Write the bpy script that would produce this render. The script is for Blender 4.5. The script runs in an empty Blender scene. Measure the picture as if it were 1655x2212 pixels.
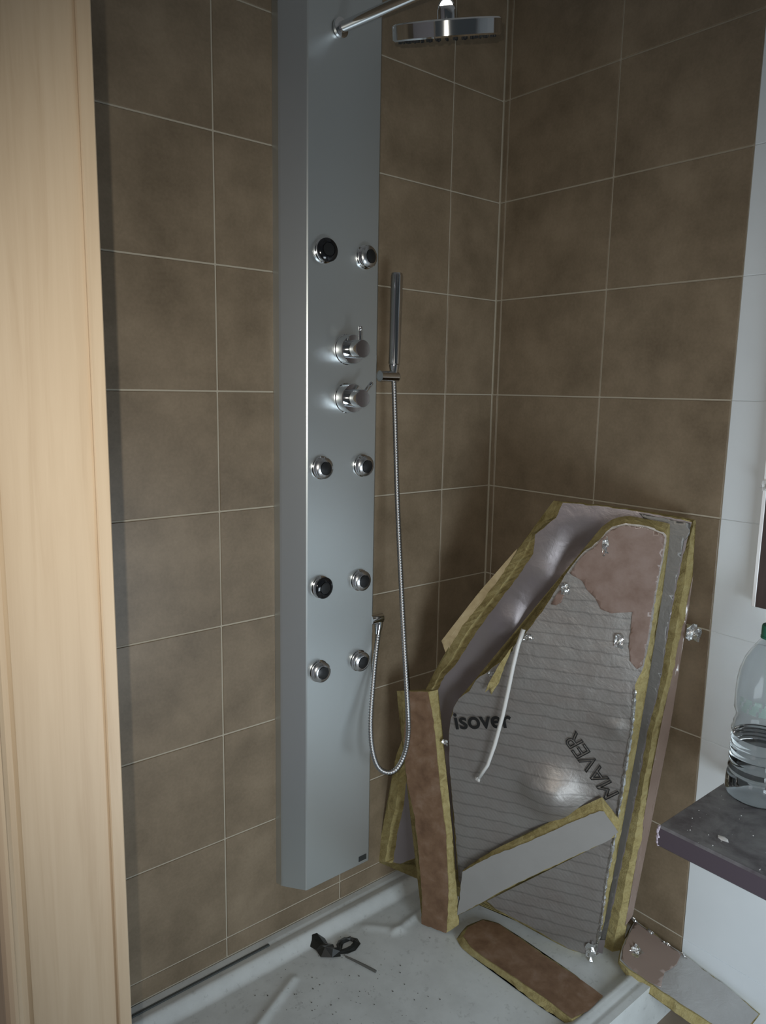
import bpy, bmesh, math, random, json
from mathutils import Vector, Matrix, noise
random.seed(7)
SC = bpy.context.scene
COL = SC.collection

# ---------------------------------------------------------------- camera
cam_d = bpy.data.cameras.new('camera')
cam = bpy.data.objects.new('camera', cam_d); COL.objects.link(cam)
R_, U_, F_ = Vector((0.766826, -0.641609, 0.017785)), Vector((0.089625, 0.134473, 0.986856)), Vector((0.635567, 0.755153, -0.160622))
CAM = Vector((-1.5810, -1.4210, 1.4310))
m = Matrix((R_, U_, -F_)).transposed().to_4x4(); m.translation = CAM
cam.matrix_world = m
cam_d.sensor_fit = 'VERTICAL'; cam_d.sensor_height = 24.0; cam_d.lens = 1635.42 / 2212 * 24.0
cam_d.clip_start = 0.02
SC.camera = cam

# ---------------------------------------------------------------- world, lights, exposure
wd = bpy.data.worlds.new('world'); SC.world = wd; wd.use_nodes = True
bg = wd.node_tree.nodes['Background']
bg.inputs[0].default_value = (0.80, 0.92, 1.0, 1); bg.inputs[1].default_value = 0.04

def lamp(name, kind, loc, target, energy, color, **kw):
    d = bpy.data.lights.new(name, kind); d.energy = energy; d.color = color
    for k, v in kw.items(): setattr(d, k, v)
    o = bpy.data.objects.new(name, d); COL.objects.link(o); o.location = loc
    o.rotation_euler = (Vector(target) - Vector(loc)).to_track_quat('-Z', 'Y').to_euler()
    return o
# the phone's own flash, a few centimetres left of the lens
lamp('flash', 'SPOT', (-1.612, -1.424, 1.455), (-0.53, -0.26, 1.13), 45.0, (1.0, 0.95, 0.86),
     spot_size=math.radians(94), spot_blend=1.0, shadow_soft_size=0.0035)
# dim daylight from the far side of the bathroom
lamp('daylight', 'AREA', (-0.72, -1.75, 0.58), (-0.02, -0.70, 0.40), 16.0, (0.80, 0.91, 1.0), shape='RECTANGLE', size=0.6, size_y=0.6)

# lamp of the corridor behind the door frame
lamp('corridor', 'AREA', (-2.3, -0.75, 1.0), (-1.40, -0.55, 0.9), 2.2, (1.0, 0.90, 0.92), shape='RECTANGLE', size=0.5, size_y=0.8)

SC.view_settings.view_transform = 'Standard'
try: SC.view_settings.look = 'None'
except Exception: pass
SC.view_settings.gamma = 1.0; SC.view_settings.exposure = -0.33
SC.view_settings.use_curve_mapping = False

# ---------------------------------------------------------------- materials
def mat(name, color, rough=0.5, metal=0.0, **kw):
    mt = bpy.data.materials.new(name); mt.use_nodes = True
    nt = mt.node_tree; b = nt.nodes['Principled BSDF']
    b.inputs['Base Color'].default_value = (*color, 1)
    b.inputs['Roughness'].default_value = rough; b.inputs['Metallic'].default_value = metal
    for k, v in kw.items(): b.inputs[k].default_value = v
    return mt
def nd(mt, t, **kw):
    n = mt.node_tree.nodes.new(t)
    for k, v in kw.items():
        if k in n.inputs: n.inputs[k].default_value = v
        else: setattr(n, k, v)
    return n
def lk(mt, a, b): mt.node_tree.links.new(a, b)
def bsdf(mt): return mt.node_tree.nodes['Principled BSDF']
def ramp(mt, fac, stops):
    r = nd(mt, 'ShaderNodeValToRGB'); e = r.color_ramp.elements
    while len(e) < len(stops): e.new(0.5)
    for i, (p, c) in enumerate(stops):
        e[i].position = p; e[i].color = (*c, 1)
    lk(mt, fac, r.inputs['Fac']); return r.outputs['Color']
def mix(mt, fac, a, b, mode='MIX'):
    n = nd(mt, 'ShaderNodeMix', data_type='RGBA', blend_type=mode)
    for s, v in ((n.inputs[0], fac), (n.inputs[6], a), (n.inputs[7], b)):
        if hasattr(v, 'is_linked'): lk(mt, v, s)
        elif isinstance(v, (int, float)): s.default_value = v
        else: s.default_value = (*v, 1)
    return n.outputs[2]
def coords(mt, kind='Object', scale=(1, 1, 1)):
    if kind == 'World': src = nd(mt, 'ShaderNodeNewGeometry').outputs['Position']
    else: src = nd(mt, 'ShaderNodeTexCoord').outputs[kind]
    mp = nd(mt, 'ShaderNodeMapping'); mp.inputs['Scale'].default_value = scale
    lk(mt, src, mp.inputs['Vector']); return mp.outputs['Vector']
def nz(mt, vec, scale, detail=4, rough=0.55, dist=0.0):
    n = nd(mt, 'ShaderNodeTexNoise'); n.inputs['Scale'].default_value = scale; n.inputs['Detail'].default_value = detail
    n.inputs['Roughness'].default_value = rough; n.inputs['Distortion'].default_value = dist
    lk(mt, vec, n.inputs['Vector']); return n.outputs['Fac']
def bump(mt, h, strength=0.2, dist=0.002):
    b = nd(mt, 'ShaderNodeBump'); b.inputs['Strength'].default_value = strength; b.inputs['Distance'].default_value = dist
    lk(mt, h, b.inputs['Height']); lk(mt, b.outputs['Normal'], bsdf(mt).inputs['Normal'])

# mottled brown ceramic
TILE = mat('brown_tile', (0.22, 0.17, 0.11), 0.42)
v = coords(TILE, 'World')
c1 = ramp(TILE, nz(TILE, v, 7.0, 6, 0.62), [(0.30, (0.140, 0.105, 0.066)), (0.55, (0.222, 0.170, 0.112)), (0.74, (0.285, 0.222, 0.15))])
c2 = mix(TILE, 0.16, c1, ramp(TILE, nz(TILE, v, 160, 2), [(0.35, (0.15, 0.115, 0.075)), (0.65, (0.27, 0.215, 0.15))]))
lk(TILE, c2, bsdf(TILE).inputs['Base Color']); bump(TILE, nz(TILE, v, 90, 3), 0.05, 0.001)
GROUT = mat('grout', (0.43, 0.39, 0.31), 0.85)
WTILE = mat('white_tile', (0.74, 0.75, 0.75), 0.38)
v = coords(WTILE, 'World')
lk(WTILE, ramp(WTILE, nz(WTILE, v, 5, 4), [(0.3, (0.66, 0.705, 0.73)), (0.7, (0.71, 0.755, 0.78))]), bsdf(WTILE).inputs['Base Color'])
WGROUT = mat('white_grout', (0.65, 0.69, 0.71), 0.8)
PLASTER = mat('white_plaster', (0.7, 0.69, 0.68), 0.85)
v = coords(PLASTER, 'World'); bump(PLASTER, nz(PLASTER, v, 60, 4), 0.2, 0.001)
LILAC = mat('pale_lilac_paint', (0.62, 0.58, 0.62), 0.85)
v = coords(LILAC, 'World'); bump(LILAC, nz(LILAC, v, 80, 4), 0.2, 0.001)
FLOORM = mat('floor_tile_brown', (0.2, 0.16, 0.12), 0.5)
v = coords(FLOORM, 'World')
lk(FLOORM, ramp(FLOORM, nz(FLOORM, v, 9, 5), [(0.3, (0.15, 0.12, 0.09)), (0.7, (0.24, 0.19, 0.14))]), bsdf(FLOORM).inputs['Base Color'])
# pale wood of the door lining
WOOD = mat('pale_beech', (0.66, 0.47, 0.27), 0.42)
v = coords(WOOD, 'World', (28, 28, 1.1))
g = nz(WOOD, v, 3.0, 6, 0.6, 0.6)
lk(WOOD, ramp(WOOD, g, [(0.25, (0.46, 0.35, 0.235)), (0.5, (0.52, 0.41, 0.285)), (0.75, (0.56, 0.45, 0.32))]), bsdf(WOOD).inputs['Base Color'])
bump(WOOD, g, 0.06, 0.001)
# satin metal of the shower column
SATIN = mat('satin_aluminium', (0.60, 0.635, 0.635), 0.36, 0.85)
v = coords(SATIN, 'World', (60, 60, 60))
bump(SATIN, nz(SATIN, v, 20, 2), 0.05, 0.0005)
CHROME = mat('chrome', (0.78, 0.79, 0.80), 0.09, 1.0)
HOSEM = mat('hose_chrome', (0.36, 0.36, 0.36), 0.42, 1.0)
CHROME_S = mat('dull_chrome', (0.66, 0.67, 0.68), 0.27, 1.0)
BLACK = mat('black_rubber', (0.012, 0.013, 0.014), 0.35)
CHROME_DARK = mat('black_gloss', (0.010, 0.011, 0.013), 0.12)  # two tilted chrome jets: the dark they reflect is put into the colour
BADGE = mat('dark_badge', (0.05, 0.055, 0.055), 0.3, 0.4)
# tray
TRAY = mat('white_acrylic', (0.62, 0.64, 0.63), 0.32)
v = coords(TRAY, 'World')
d1 = ramp(TRAY, nz(TRAY, v, 9, 6, 0.65), [(0.32, (0.50, 0.525, 0.52)), (0.55, (0.58, 0.61, 0.605)), (0.7, (0.61, 0.64, 0.635))])
d2 = ramp(TRAY, nz(TRAY, v, 75, 3, 0.6), [(0.30, (0.25, 0.25, 0.24)), (0.40, (1, 1, 1)), (1.0, (1, 1, 1))])
lk(TRAY, mix(TRAY, 0.22, d1, d2, 'MULTIPLY'), bsdf(TRAY).inputs['Base Color'])
DARKSEAL = mat('dark_seal', (0.06, 0.07, 0.07), 0.5)
# glass wool, facings
WOOL = mat('glass_wool', (0.50, 0.40, 0.15), 0.95)
v = coords(WOOL, 'Object', (1, 1, 1))
lk(WOOL, ramp(WOOL, nz(WOOL, v, 45, 6, 0.7, 0.8), [(0.25, (0.20, 0.15, 0.055)), (0.5, (0.37, 0.305, 0.13)), (0.8, (0.47, 0.41, 0.21))]), bsdf(WOOL).inputs['Base Color'])
bump(WOOL, nz(WOOL, v, 220, 4, 0.7, 1.0), 0.8, 0.003)
def foil(name, col, rough, metal, lines=True, tint2=None, crinkle=0.35):
    mt = mat(name, col, rough, metal)
    v = coords(mt, 'Object'); base = None
    base = mix(mt, nz(mt, v, 14, 5, 0.6), col, tint2 or [c * 0.8 for c in col])
    if lines:
        wv = nd(mt, 'ShaderNodeTexWave', wave_type='BANDS', bands_direction='Y'); wv.inputs['Scale'].default_value = 11.0
        wv.inputs['Distortion'].default_value = 1.2; wv.inputs['Detail'].default_value = 2; wv.inputs['Detail Scale'].default_value = 2.0
        lk(mt, v, wv.inputs['Vector'])
        k = ramp(mt, wv.outputs['Fac'], [(0.0, (0.70, 0.70, 0.70)), (0.04, (0.88, 0.88, 0.88)), (0.12, (1, 1, 1))])
        base = mix(mt, 0.85, base, k, 'MULTIPLY')
        wx = nd(mt, 'ShaderNodeTexWave', wave_type='BANDS', bands_direction='DIAGONAL'); wx.inputs['Scale'].default_value = 60.0
        wx.inputs['Distortion'].default_value = 0.6; lk(mt, v, wx.inputs['Vector'])
        base = mix(mt, 0.07, base, wx.outputs['Color'], 'MULTIPLY')
    lk(mt, base, bsdf(mt).inputs['Base Color'])
    h = nz(mt, v, 26, 5, 0.6, 0.4)
    bump(mt, h, crinkle, 0.006)
    return mt
FOIL = foil('reinforced_foil', (0.33, 0.33, 0.318), 0.46, 0.6, True, (0.25, 0.215, 0.195))
FOIL_L = foil('lilac_grey_foil', (0.215, 0.185, 0.20), 0.34, 0.4, False, (0.20, 0.175, 0.16), 0.15)
FOIL_S = foil('crumpled_bright_foil', (0.75, 0.75, 0.74), 0.22, 0.9, False, None, 0.9)
FOIL_DARK = foil('dark_foil_tape', (0.15, 0.142, 0.13), 0.45, 0.5, False, (0.11, 0.104, 0.095), 0.2)
WRAP = foil('silver_wrap', (0.47, 0.47, 0.46), 0.34, 0.35, False, (0.40, 0.39, 0.38), 0.4)
WHITEF = foil('dull_white_facing', (0.31, 0.305, 0.295), 0.5, 0.1, False, (0.26, 0.255, 0.245), 0.1)
def kraft(name, a, b, c, rough, coat=0.0):
    mt = mat(name, b, rough); v = coords(mt, 'Object')
    col = ramp(mt, nz(mt, v, 22, 6, 0.65, 0.3), [(0.3, a), (0.52, b), (0.75, c)])
    lk(mt, col, bsdf(mt).inputs['Base Color']); bump(mt, nz(mt, v, 60, 5), 0.25, 0.002)
    bsdf(mt).inputs['Coat Weight'].default_value = coat; bsdf(mt).inputs['Coat Roughness'].default_value = 0.2
    return mt
KRAFT = kraft('torn_brown_kraft', (0.155, 0.095, 0.07), (0.20, 0.135, 0.108), (0.235, 0.17, 0.145), 0.55, 0.35)
KRAFT2 = kraft('red_brown_kraft', (0.115, 0.062, 0.033), (0.18, 0.105, 0.060), (0.25, 0.17, 0.12), 0.6, 0.1)
FLAPM = kraft('tan_paper', (0.30, 0.22, 0.11), (0.40, 0.31, 0.17), (0.46, 0.37, 0.22), 0.7)
FILMM = mat('clear_film', (0.25, 0.19, 0.16), 0.18, 0.0, **{'Coat Weight': 0.6})
INK = mat('black_ink', (0.01, 0.01, 0.01), 0.4)
STRAP = mat('whitish_plastic', (0.78, 0.78, 0.76), 0.25, 0.0, **{'Transmission Weight': 0.15})
# counter
COUNTER = mat('dark_laminate', (0.045, 0.035, 0.045), 0.45)
v = coords(COUNTER, 'World')
dust = ramp(COUNTER, nz(COUNTER, v, 11, 6, 0.65, 0.5), [(0.36, (0.1, 0.1, 0.1)), (0.66, (0.85, 0.85, 0.85))])
gm = nd(COUNTER, 'ShaderNodeNewGeometry'); sx = nd(COUNTER, 'ShaderNodeSeparateXYZ'); lk(COUNTER, gm.outputs['Normal'], sx.inputs[0])
mu = nd(COUNTER, 'ShaderNodeMath', operation='MULTIPLY'); lk(COUNTER, dust, mu.inputs[0]); lk(COUNTER, sx.outputs['Z'], mu.inputs[1])
mu2 = nd(COUNTER, 'ShaderNodeMath', operation='MAXIMUM'); lk(COUNTER, mu.outputs[0], mu2.inputs[0]); mu2.inputs[1].default_value = 0.0
lk(COUNTER, mix(COUNTER, mu2.outputs[0], (0.072, 0.056, 0.070), (0.34, 0.355, 0.36)), bsdf(COUNTER).inputs['Base Color'])
CHIPPED = mat('chipped_edge', (0.45, 0.40, 0.47), 0.7)
MIRROR_DARK = mat('dark_brown_front', (0.045, 0.033, 0.030), 0.4)  # the mirror's dark brown reflection, put into the base colour
v = coords(MIRROR_DARK, 'World', (60, 60, 4)); lk(MIRROR_DARK, ramp(MIRROR_DARK, nz(MIRROR_DARK, v, 2, 4), [(0.3, (0.060, 0.044, 0.041)), (0.7, (0.080, 0.058, 0.053))]), bsdf(MIRROR_DARK).inputs['Base Color'])
EDGE_GLINT = mat('bright_aluminium', (0.93, 0.94, 0.95), 0.4, 0.1)  # near-white base paints the flash glint on the mirror's edge
PAPER = mat('paper', (0.6, 0.62, 0.62), 0.8)
PLAST = mat('plaster_white', (0.75, 0.75, 0.74), 0.9)
PET = mat('clear_bottle_plastic', (0.985, 0.995, 0.993), 0.04, 0.0, **{'Transmission Weight': 1.0, 'IOR': 1.18})
WATER = mat('water', (0.98, 0.99, 0.992), 0.0, 0.0, **{'Transmission Weight': 1.0, 'IOR': 1.33})
CAPM = mat('green_cap', (0.02, 0.16, 0.10), 0.4)
PRINT = mat('faint_green_print', (0.25, 0.42, 0.36), 0.4, 0.0, **{'Alpha': 0.35})
SCRAP = mat('black_scrap', (0.015, 0.017, 0.016), 0.35)
TWIG = mat('grey_stick', (0.11, 0.11, 0.10), 0.7)

# ---------------------------------------------------------------- helpers
def link(name, me, material, parent=None, smooth=False):
    if material is not None:
        me.materials.clear(); me.materials.append(material)
    if smooth:
        for p in me.polygons: p.use_smooth = True
    o = bpy.data.objects.new(name, me); COL.objects.link(o)
    if parent: o.parent = parent
    return o
def from_bm(bm, name):
    bmesh.ops.recalc_face_normals(bm, faces=bm.faces[:])
    me = bpy.data.meshes.new(name); bm.to_mesh(me); bm.free(); return me
def thing(name, label, cat, loc=(0, 0, 0), group=None, frame=None):
    o = bpy.data.objects.new(name, None); COL.objects.link(o); o.empty_display_size = 0.05
    if frame:
        P, u, vv, n = [Vector(t) for t in frame]
        mm = Matrix((u, vv, n)).transposed().to_4x4(); mm.translation = P; o.matrix_world = mm
    else: o.location = loc
    o['label'] = label; o['category'] = cat
    if group: o['group'] = group
    return o
def tag(o, label, cat, group=None):
    o['label'] = label; o['category'] = cat
    if group: o['group'] = group
    return o
def struct(name, parent=None):
    o = bpy.data.objects.new(name, None); COL.objects.link(o); o['kind'] = 'structure'; o.empty_display_size = 0.05
    return o
def box_me(x0, x1, y0, y1, z0, z1, ch=0.0, name='box'):
    bm = bmesh.new(); bmesh.ops.create_cube(bm, size=1.0)
    for q in bm.verts:
        q.co = Vector(((x0 + x1) / 2 + q.co.x * (x1 - x0), (y0 + y1) / 2 + q.co.y * (y1 - y0), (z0 + z1) / 2 + q.co.z * (z1 - z0)))
    if ch: bmesh.ops.bevel(bm, geom=bm.edges[:], offset=ch, segments=1, affect='EDGES', profile=0.5)
    return from_bm(bm, name)
def prism_z(poly, z0, z1, ch=0.0, name='prism'):
    bm = bmesh.new()
    a = [bm.verts.new((x, y, z0)) for x, y in poly]; b = [bm.verts.new((x, y, z1)) for x, y in poly]
    bm.faces.new(a[::-1]); bm.faces.new(b)
    for i in range(len(poly)):
        j = (i + 1) % len(poly); bm.faces.new((a[i], a[j], b[j], b[i]))
    return bm
def lathe_bm(bm, prof, origin, axis, n=32):
    """prof: (radius, height along axis)"""
    q = Vector(axis).normalized().to_track_quat('Z', 'Y'); o = Vector(origin); rings = []
    for r, h in prof:
        if r < 1e-6: rings.append([bm.verts.new(o + q @ Vector((0, 0, h)))])
        else: rings.append([bm.verts.new(o + q @ Vector((r * math.cos(2 * math.pi * k / n), r * math.sin(2 * math.pi * k / n), h))) for k in range(n)])
    for a, b in zip(rings[:-1], rings[1:]):
        for k in range(n):
            j = (k + 1) % n
            if len(a) == 1 and len(b) == 1: continue
            if len(a) == 1: bm.faces.new((a[0], b[j], b[k]))
            elif len(b) == 1: bm.faces.new((a[k], a[j], b[0]))
            else: bm.faces.new((a[k], a[j], b[j], b[k]))
def lathe(name, prof, origin, axis, material, parent, n=32, smooth=True):
    bm = bmesh.new(); lathe_bm(bm, prof, origin, axis, n)
    o = link(name, from_bm(bm, name), material, parent, smooth)
    if smooth: sharp(o)
    return o
def sharp(o, ang=35):
    me = o.data; bm = bmesh.new(); bm.from_mesh(me)
    for e in bm.edges:
        if len(e.link_faces) == 2 and e.calc_face_angle(0) > math.radians(ang): e.smooth = False
    bm.to_mesh(me); bm.free()
def catmull(pts, step):
    P = [Vector(p) for p in pts]; P = [P[0] * 2 - P[1]] + P + [P[-1] * 2 - P[-2]]; out = []
    for i in range(1, len(P) - 2):
        n = max(2, int((P[i + 1] - P[i]).length / step))
        for k in range(n):
            t = k / n; a, b, c, d = P[i - 1:i + 3]
            out.append(0.5 * ((2 * b) + (c - a) * t + (2 * a - 5 * b + 4 * c - d) * t * t + (3 * b - a - 3 * c + d) * t ** 3))
    out.append(P[-2]); return out
def tube_bm(bm, pts, rad, n=10):
    pts = [Vector(p) for p in pts]; prev = None; rings = []
    up = Vector((0.3, 0.2, 1)).normalized()
    for i, p in enumerate(pts):
        t = (pts[min(i + 1, len(pts) - 1)] - pts[max(i - 1, 0)]).normalized()
        up = (up - t * up.dot(t))
        if up.length < 1e-4: up = t.orthogonal()
        up.normalize(); s = t.cross(up); r = rad(i) if callable(rad) else rad
        rings.append([bm.verts.new(p + (up * math.cos(2 * math.pi * k / n) + s * math.sin(2 * math.pi * k / n)) * r) for k in range(n)])
    for a, b in zip(rings[:-1], rings[1:]):
        for k in range(n): j = (k + 1) % n; bm.faces.new((a[k], a[j], b[j], b[k]))
    bm.faces.new(rings[0][::-1]); bm.faces.new(rings[-1])
def tube(name, pts, rad, material, parent, n=10):
    bm = bmesh.new(); tube_bm(bm, pts, rad, n); o = link(name, from_bm(bm, name), material, parent, True); sharp(o, 50); return o

# ---------------------------------------------------------------- the room shell
Z0 = 1.42; TH, TW = 0.25, 0.32535
JG = 0.0019; TT = 0.007          # half joint, tile thickness
TOP = 2.45
def tile_rows(parent, axis, cols, zlo, zhi, material, proud=0.0, jg=JG):
    """cols: list of (a,b) spans along the wall; axis 'A' = wall y=0, 'B' = wall x=0; one object per tile, alike ones share a mesh"""
    cache = {}
    k = math.floor((zlo - Z0) / TH)
    while Z0 + k * TH < zhi - 0.004:
        z0, z1 = max(zlo, Z0 + k * TH), min(zhi, Z0 + (k + 1) * TH)
        for a, b in cols:
            key = (round(b - a, 4), round(z1 - z0, 4))
            if key not in cache:
                w, h = b - a, z1 - z0
                if axis == 'A': me = box_me(jg, w - jg, 0, TT, jg, h - jg, 0.0009, 'tile')
                else: me = box_me(0, TT, jg, w - jg, jg, h - jg, 0.0009, 'tile')
                me.materials.append(material); cache[key] = me
            o = bpy.data.objects.new('tile', cache[key]); COL.objects.link(o); o.parent = parent
            off = random.uniform(-0.0004, 0.0004) + proud
            o.location = (a, off, z0) if axis == 'A' else (off, a, z0)
        k += 1
wl = struct('wall_left')
link('grout_bed', box_me(-1.305, 0.12, 0.0022, 0.12, 0, TOP, name='grout_bed'), GROUT, wl)
tile_rows(wl, 'A', [(-1.305, -1.1585), (-1.1585, -0.8332), (-0.8332, -0.5072), (-0.5072, -0.1814), (-0.1814, -0.0012)], 0.121, TOP, TILE)
wr = struct('wall_right')
link('grout_bed', box_me(0.0022, 0.12, -0.664, 0.0022, 0, TOP, name='grout_bed'), GROUT, wr)
tile_rows(wr, 'B', [(-0.01895, -0.0005), (-0.3432, -0.01895), (-0.6642, -0.3432)], 0.121, TOP, TILE)
link('white_bed', box_me(0.0012, 0.12, -2.2, -0.6645, 0, TOP, name='white_bed'), WGROUT, wr)
tile_rows(wr, 'B', [(-0.9895, -0.6642), (-1.3149, -0.9895), (-1.6402, -1.3149), (-1.9656, -1.6402), (-2.2, -1.9656)], 0.0, TOP, WTILE, -0.0005, 0.0006)
ob = link('floor', box_me(-2.6, 0.12, -2.6, 0.12, -0.1, 0.0), FLOORM); ob['kind'] = 'structure'
ob = link('ceiling', box_me(-1.5, 0.12, -2.2, 0.12, TOP, TOP + 0.1), PLASTER); ob['kind'] = 'structure'
ob = link('wall_front', box_me(-1.402, -1.306, -0.628, 0.12, 0, TOP), LILAC); ob['kind'] = 'structure'
# door lining and casing
door = struct('door_1')
link('jamb_lining', box_me(-1.404, -1.301, -0.650, -0.629, 0.0, 2.2, 0.0012), WOOD, door)
link('jamb_bead', box_me(-1.315, -1.3005, -0.6545, -0.6495, 0.0, 2.2, 0.0012), WOOD, door)
def casing_bm():
    # quarter-round architrave on the corridor face of the wall, section in (x, y)
    sec = [(-1.4035, -0.640), (-1.4035, -0.650), (-1.4065, -0.6475), (-1.412, -0.6475), (-1.4165, -0.651), (-1.4185, -0.656),
           (-1.4215, -0.6555), (-1.4255, -0.652), (-1.4285, -0.646), (-1.4285, -0.606), (-1.426, -0.600), (-1.420, -0.597), (-1.403, -0.597)]
    return prism_z(sec, 0.0, 2.25)
link('casing', from_bm(casing_bm(), 'casing'), WOOD, door)

# ---------------------------------------------------------------- shower tray
def sstep(a, b, x):
    t = max(0.0, min(1.0, (x - a) / (b - a))); return t * t * (3 - 2 * t)
TX0, TX1, TY0, TY1 = -1.29, -0.001, -0.668, -0.001
def tray_z(x, y):
    d = min(-0.001 - y + 0.0, (y - TY0), -x + 0.012, x - TX0)
    z = 0.120 - 0.020 * sstep(0.046, 0.078, d) - 0.0022 * math.exp(-((d - 0.024) / 0.004) ** 2)
    z += 0.0015 * math.exp(-((d - 0.044) / 0.006) ** 2)
    for (ax, ay, bx, by, hh, ww) in ((-0.738, -0.131, -0.95, -0.232, 0.006, 0.010), (-0.46, -0.160, -0.33, -0.142, 0.005, 0.010),
                                     (-0.50, -0.10, -0.44, -0.165, 0.0035, 0.012)):
        vx, vy = bx - ax, by - ay; L2 = vx * vx + vy * vy
        t = max(0, min(1, ((x - ax) * vx + (y - ay) * vy) / L2)); dx, dy = x - ax - t * vx, y - ay - t * vy
        z += hh * math.exp(-(dx * dx + dy * dy) / (ww * ww))
    return z
tray = thing('shower_tray', 'white dusty shower tray with raised rim under the rubble', 'shower tray', (-0.6, -0.33, 0.0))
bm = bmesh.new(); NX, NY = 260, 150; g = []
for i in range(NX + 1):
    row = []
    for j in range(NY + 1):
        x = TX0 + (TX1 - TX0) * i / NX; y = TY0 + (TY1 - TY0) * j / NY
        row.append(bm.verts.new((x + 0.6, y + 0.33, tray_z(x, y))))
    g.append(row)
for i in range(NX):
    for j in range(NY): bm.faces.new((g[i][j], g[i + 1][j], g[i + 1][j + 1], g[i][j + 1]))
low = {}
def lowv(vt):
    if vt not in low: low[vt] = bm.verts.new((vt.co.x, vt.co.y, 0.0))
    return low[vt]
ring = [g[i][0] for i in range(NX)] + [g[NX][j] for j in range(NY)] + [g[i][NY] for i in range(NX, 0, -1)] + [g[0][j] for j in range(NY, 0, -1)]
for a, b in zip(ring, ring[1:] + ring[:1]): bm.faces.new((b, a, lowv(a), lowv(b)))
o = link('basin', from_bm(bm, 'basin'), TRAY, tray, True); sharp(o, 40)
sl = link('seal_strip', box_me(-1.28 + 0.6, -0.735 + 0.6, -0.0275 + 0.33, -0.0195 + 0.33, 0.1165, 0.1212, 0.001), DARKSEAL, tray)

# ---------------------------------------------------------------- shower column
PY = -0.070
col = thing('shower_tower', 'tall satin grey shower column with jets and knobs on the brown tiles', 'shower panel', (-0.563, 0.0, 0.25))
OX = Vector((-0.563, 0.0, 0.25))
def L(p): return Vector(p) - OX
sec = [(-0.700, 0.0), (-0.697, -0.018), (-0.6945, -0.022), (-0.6615, -0.0682), (-0.6585, -0.0700), (-0.4725, -0.0700), (-0.4695, -0.0682), (-0.4385, -0.022), (-0.436, -0.018), (-0.433, 0.0)]
bm = prism_z([(x + 0.563, y) for x, y in sec], 0.004, 2.38 - 0.25)
link('column_body', from_bm(bm, 'column_body'), SATIN, col)
lathe('top_cap', [(0, 0), (0.02, 0), (0.02, 0.01), (0, 0.01)], L((-0.563, -0.03, 2.38)), (0, 0, 1), SATIN, col, 16)
JETS = [(-0.6191, 1.7138, 1), (-0.5089, 1.7140, 0), (-0.6246, 1.2583, 0), (-0.5100, 1.2575, 0), (-0.6243, 0.9902, 1), (-0.5135, 0.9894, 0), (-0.6282, 0.7935, 0), (-0.5131, 0.7929, 0)]
TILT = [(-0.25, 0.12), (0.35, 0.05), (0.05, 0.02), (0.1, -0.12), (0.1, 0.0), (0.1, 0.05), (-0.05, 0.06), (0.05, -0.08)]
for (x, z, dark), (tx, tz) in zip(JETS, TILT):
    j = lathe('massage_jet', [(0, 0), (0.0255, 0), (0.0255, 0.003), (0.0235, 0.0045), (0.0235, 0.0075), (0.0215, 0.0095), (0.0205, 0.0115), (0, 0.0115)], L((x, PY, z)), (0, -1, 0), CHROME, col)
    ax = Vector((tx * 0.4, -1, tz * 0.6)).normalized(); o0 = L((x, PY - 0.0085, z))
    R = 0.0245 if dark else 0.0235
    lathe('swivel_ring', [(0, 0.001), (R - 0.003, 0.001), (R - 0.0005, 0.004), (R, 0.007), (R - 0.002, 0.0095), (0.0150, 0.0118), (0.0146, 0.0095), (0, 0.0095)], o0, ax, CHROME_DARK if dark else CHROME_S, j)
    if dark: lathe('nozzle', [(0.0135, 0.0098), (0.0130, 0.0125), (0.006, 0.0138), (0, 0.0141)], o0, ax, BLACK, j)
    else: lathe('nozzle', [(0.0142, 0.0098), (0.0138, 0.0130), (0.008, 0.0145), (0, 0.0150)], o0, ax, BLACK, j)
for x, z, la in ((-0.5583, 1.5142, 0.0), (-0.5569, 1.4094, 0.75)):
    k = lathe('control_knob', [(0, 0), (0.033, 0), (0.033, 0.0035), (0.0315, 0.005), (0.0315, 0.026), (0.0300, 0.0285), (0, 0.0285)], L((x, PY, z)), (0, -1, 0), CHROME, col, 40)
    lathe('barrel', [(0, 0.028), (0.0195, 0.028), (0.0195, 0.058), (0.0182, 0.0605), (0, 0.0605)], L((x, PY, z)), (0, -1, 0), CHROME, k, 36)
    dx, dz = math.sin(la), math.cos(la); c0 = Vector((x + dx * 0.012, PY - 0.050, z + dz * 0.012)); c1 = Vector((x + dx * 0.047, PY - 0.050, z + dz * 0.047))
    lathe('lever', [(0, 0), (0.0042, 0), (0.0042, 0.024), (0.0036, 0.025), (0.0036, 0.027), (0.0042, 0.028), (0.0042, 0.034), (0.003, 0.0355), (0, 0.0355)], L(c0), c1 - c0, CHROME, k, 16)
# overhead arm and round rose
a0 = Vector((-0.582, -0.070, 2.153)); ad = Vector((0.129, -0.9917, 0)).normalized()
a1 = a0 + ad * 0.245
bend = [a0 + ad * t for t in (0, 0.06, 0.12, 0.18, 0.22)] + [a1 + ad * (0.030 * math.sin(t)) + Vector((0, 0, -0.030 * (1 - math.cos(t)))) for t in (0, 0.3, 0.6, 0.9, 1.2, 1.5708)]
jn = bend[-1]; bend.append(jn + Vector((0, 0, -0.012)))
arm = tube('shower_arm', [L(p) for p in bend], 0.0105, CHROME, col, 20)
lathe('wall_flange', [(0, 0), (0.019, 0), (0.019, 0.006), (0.0145, 0.008), (0, 0.008)], L(a0), ad, CHROME, arm, 28)
hc = Vector((-0.5550, -0.3550, 2.067))
hd = (hc - CAM).normalized(); rn = (Vector((0, 0, 1)) - hd * hd.z).normalized(); rn = (rn - R_ * 0.055 + hd * 0.03).normalized()                       # the rose is swivelled, its face seen edge-on from the doorway
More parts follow.
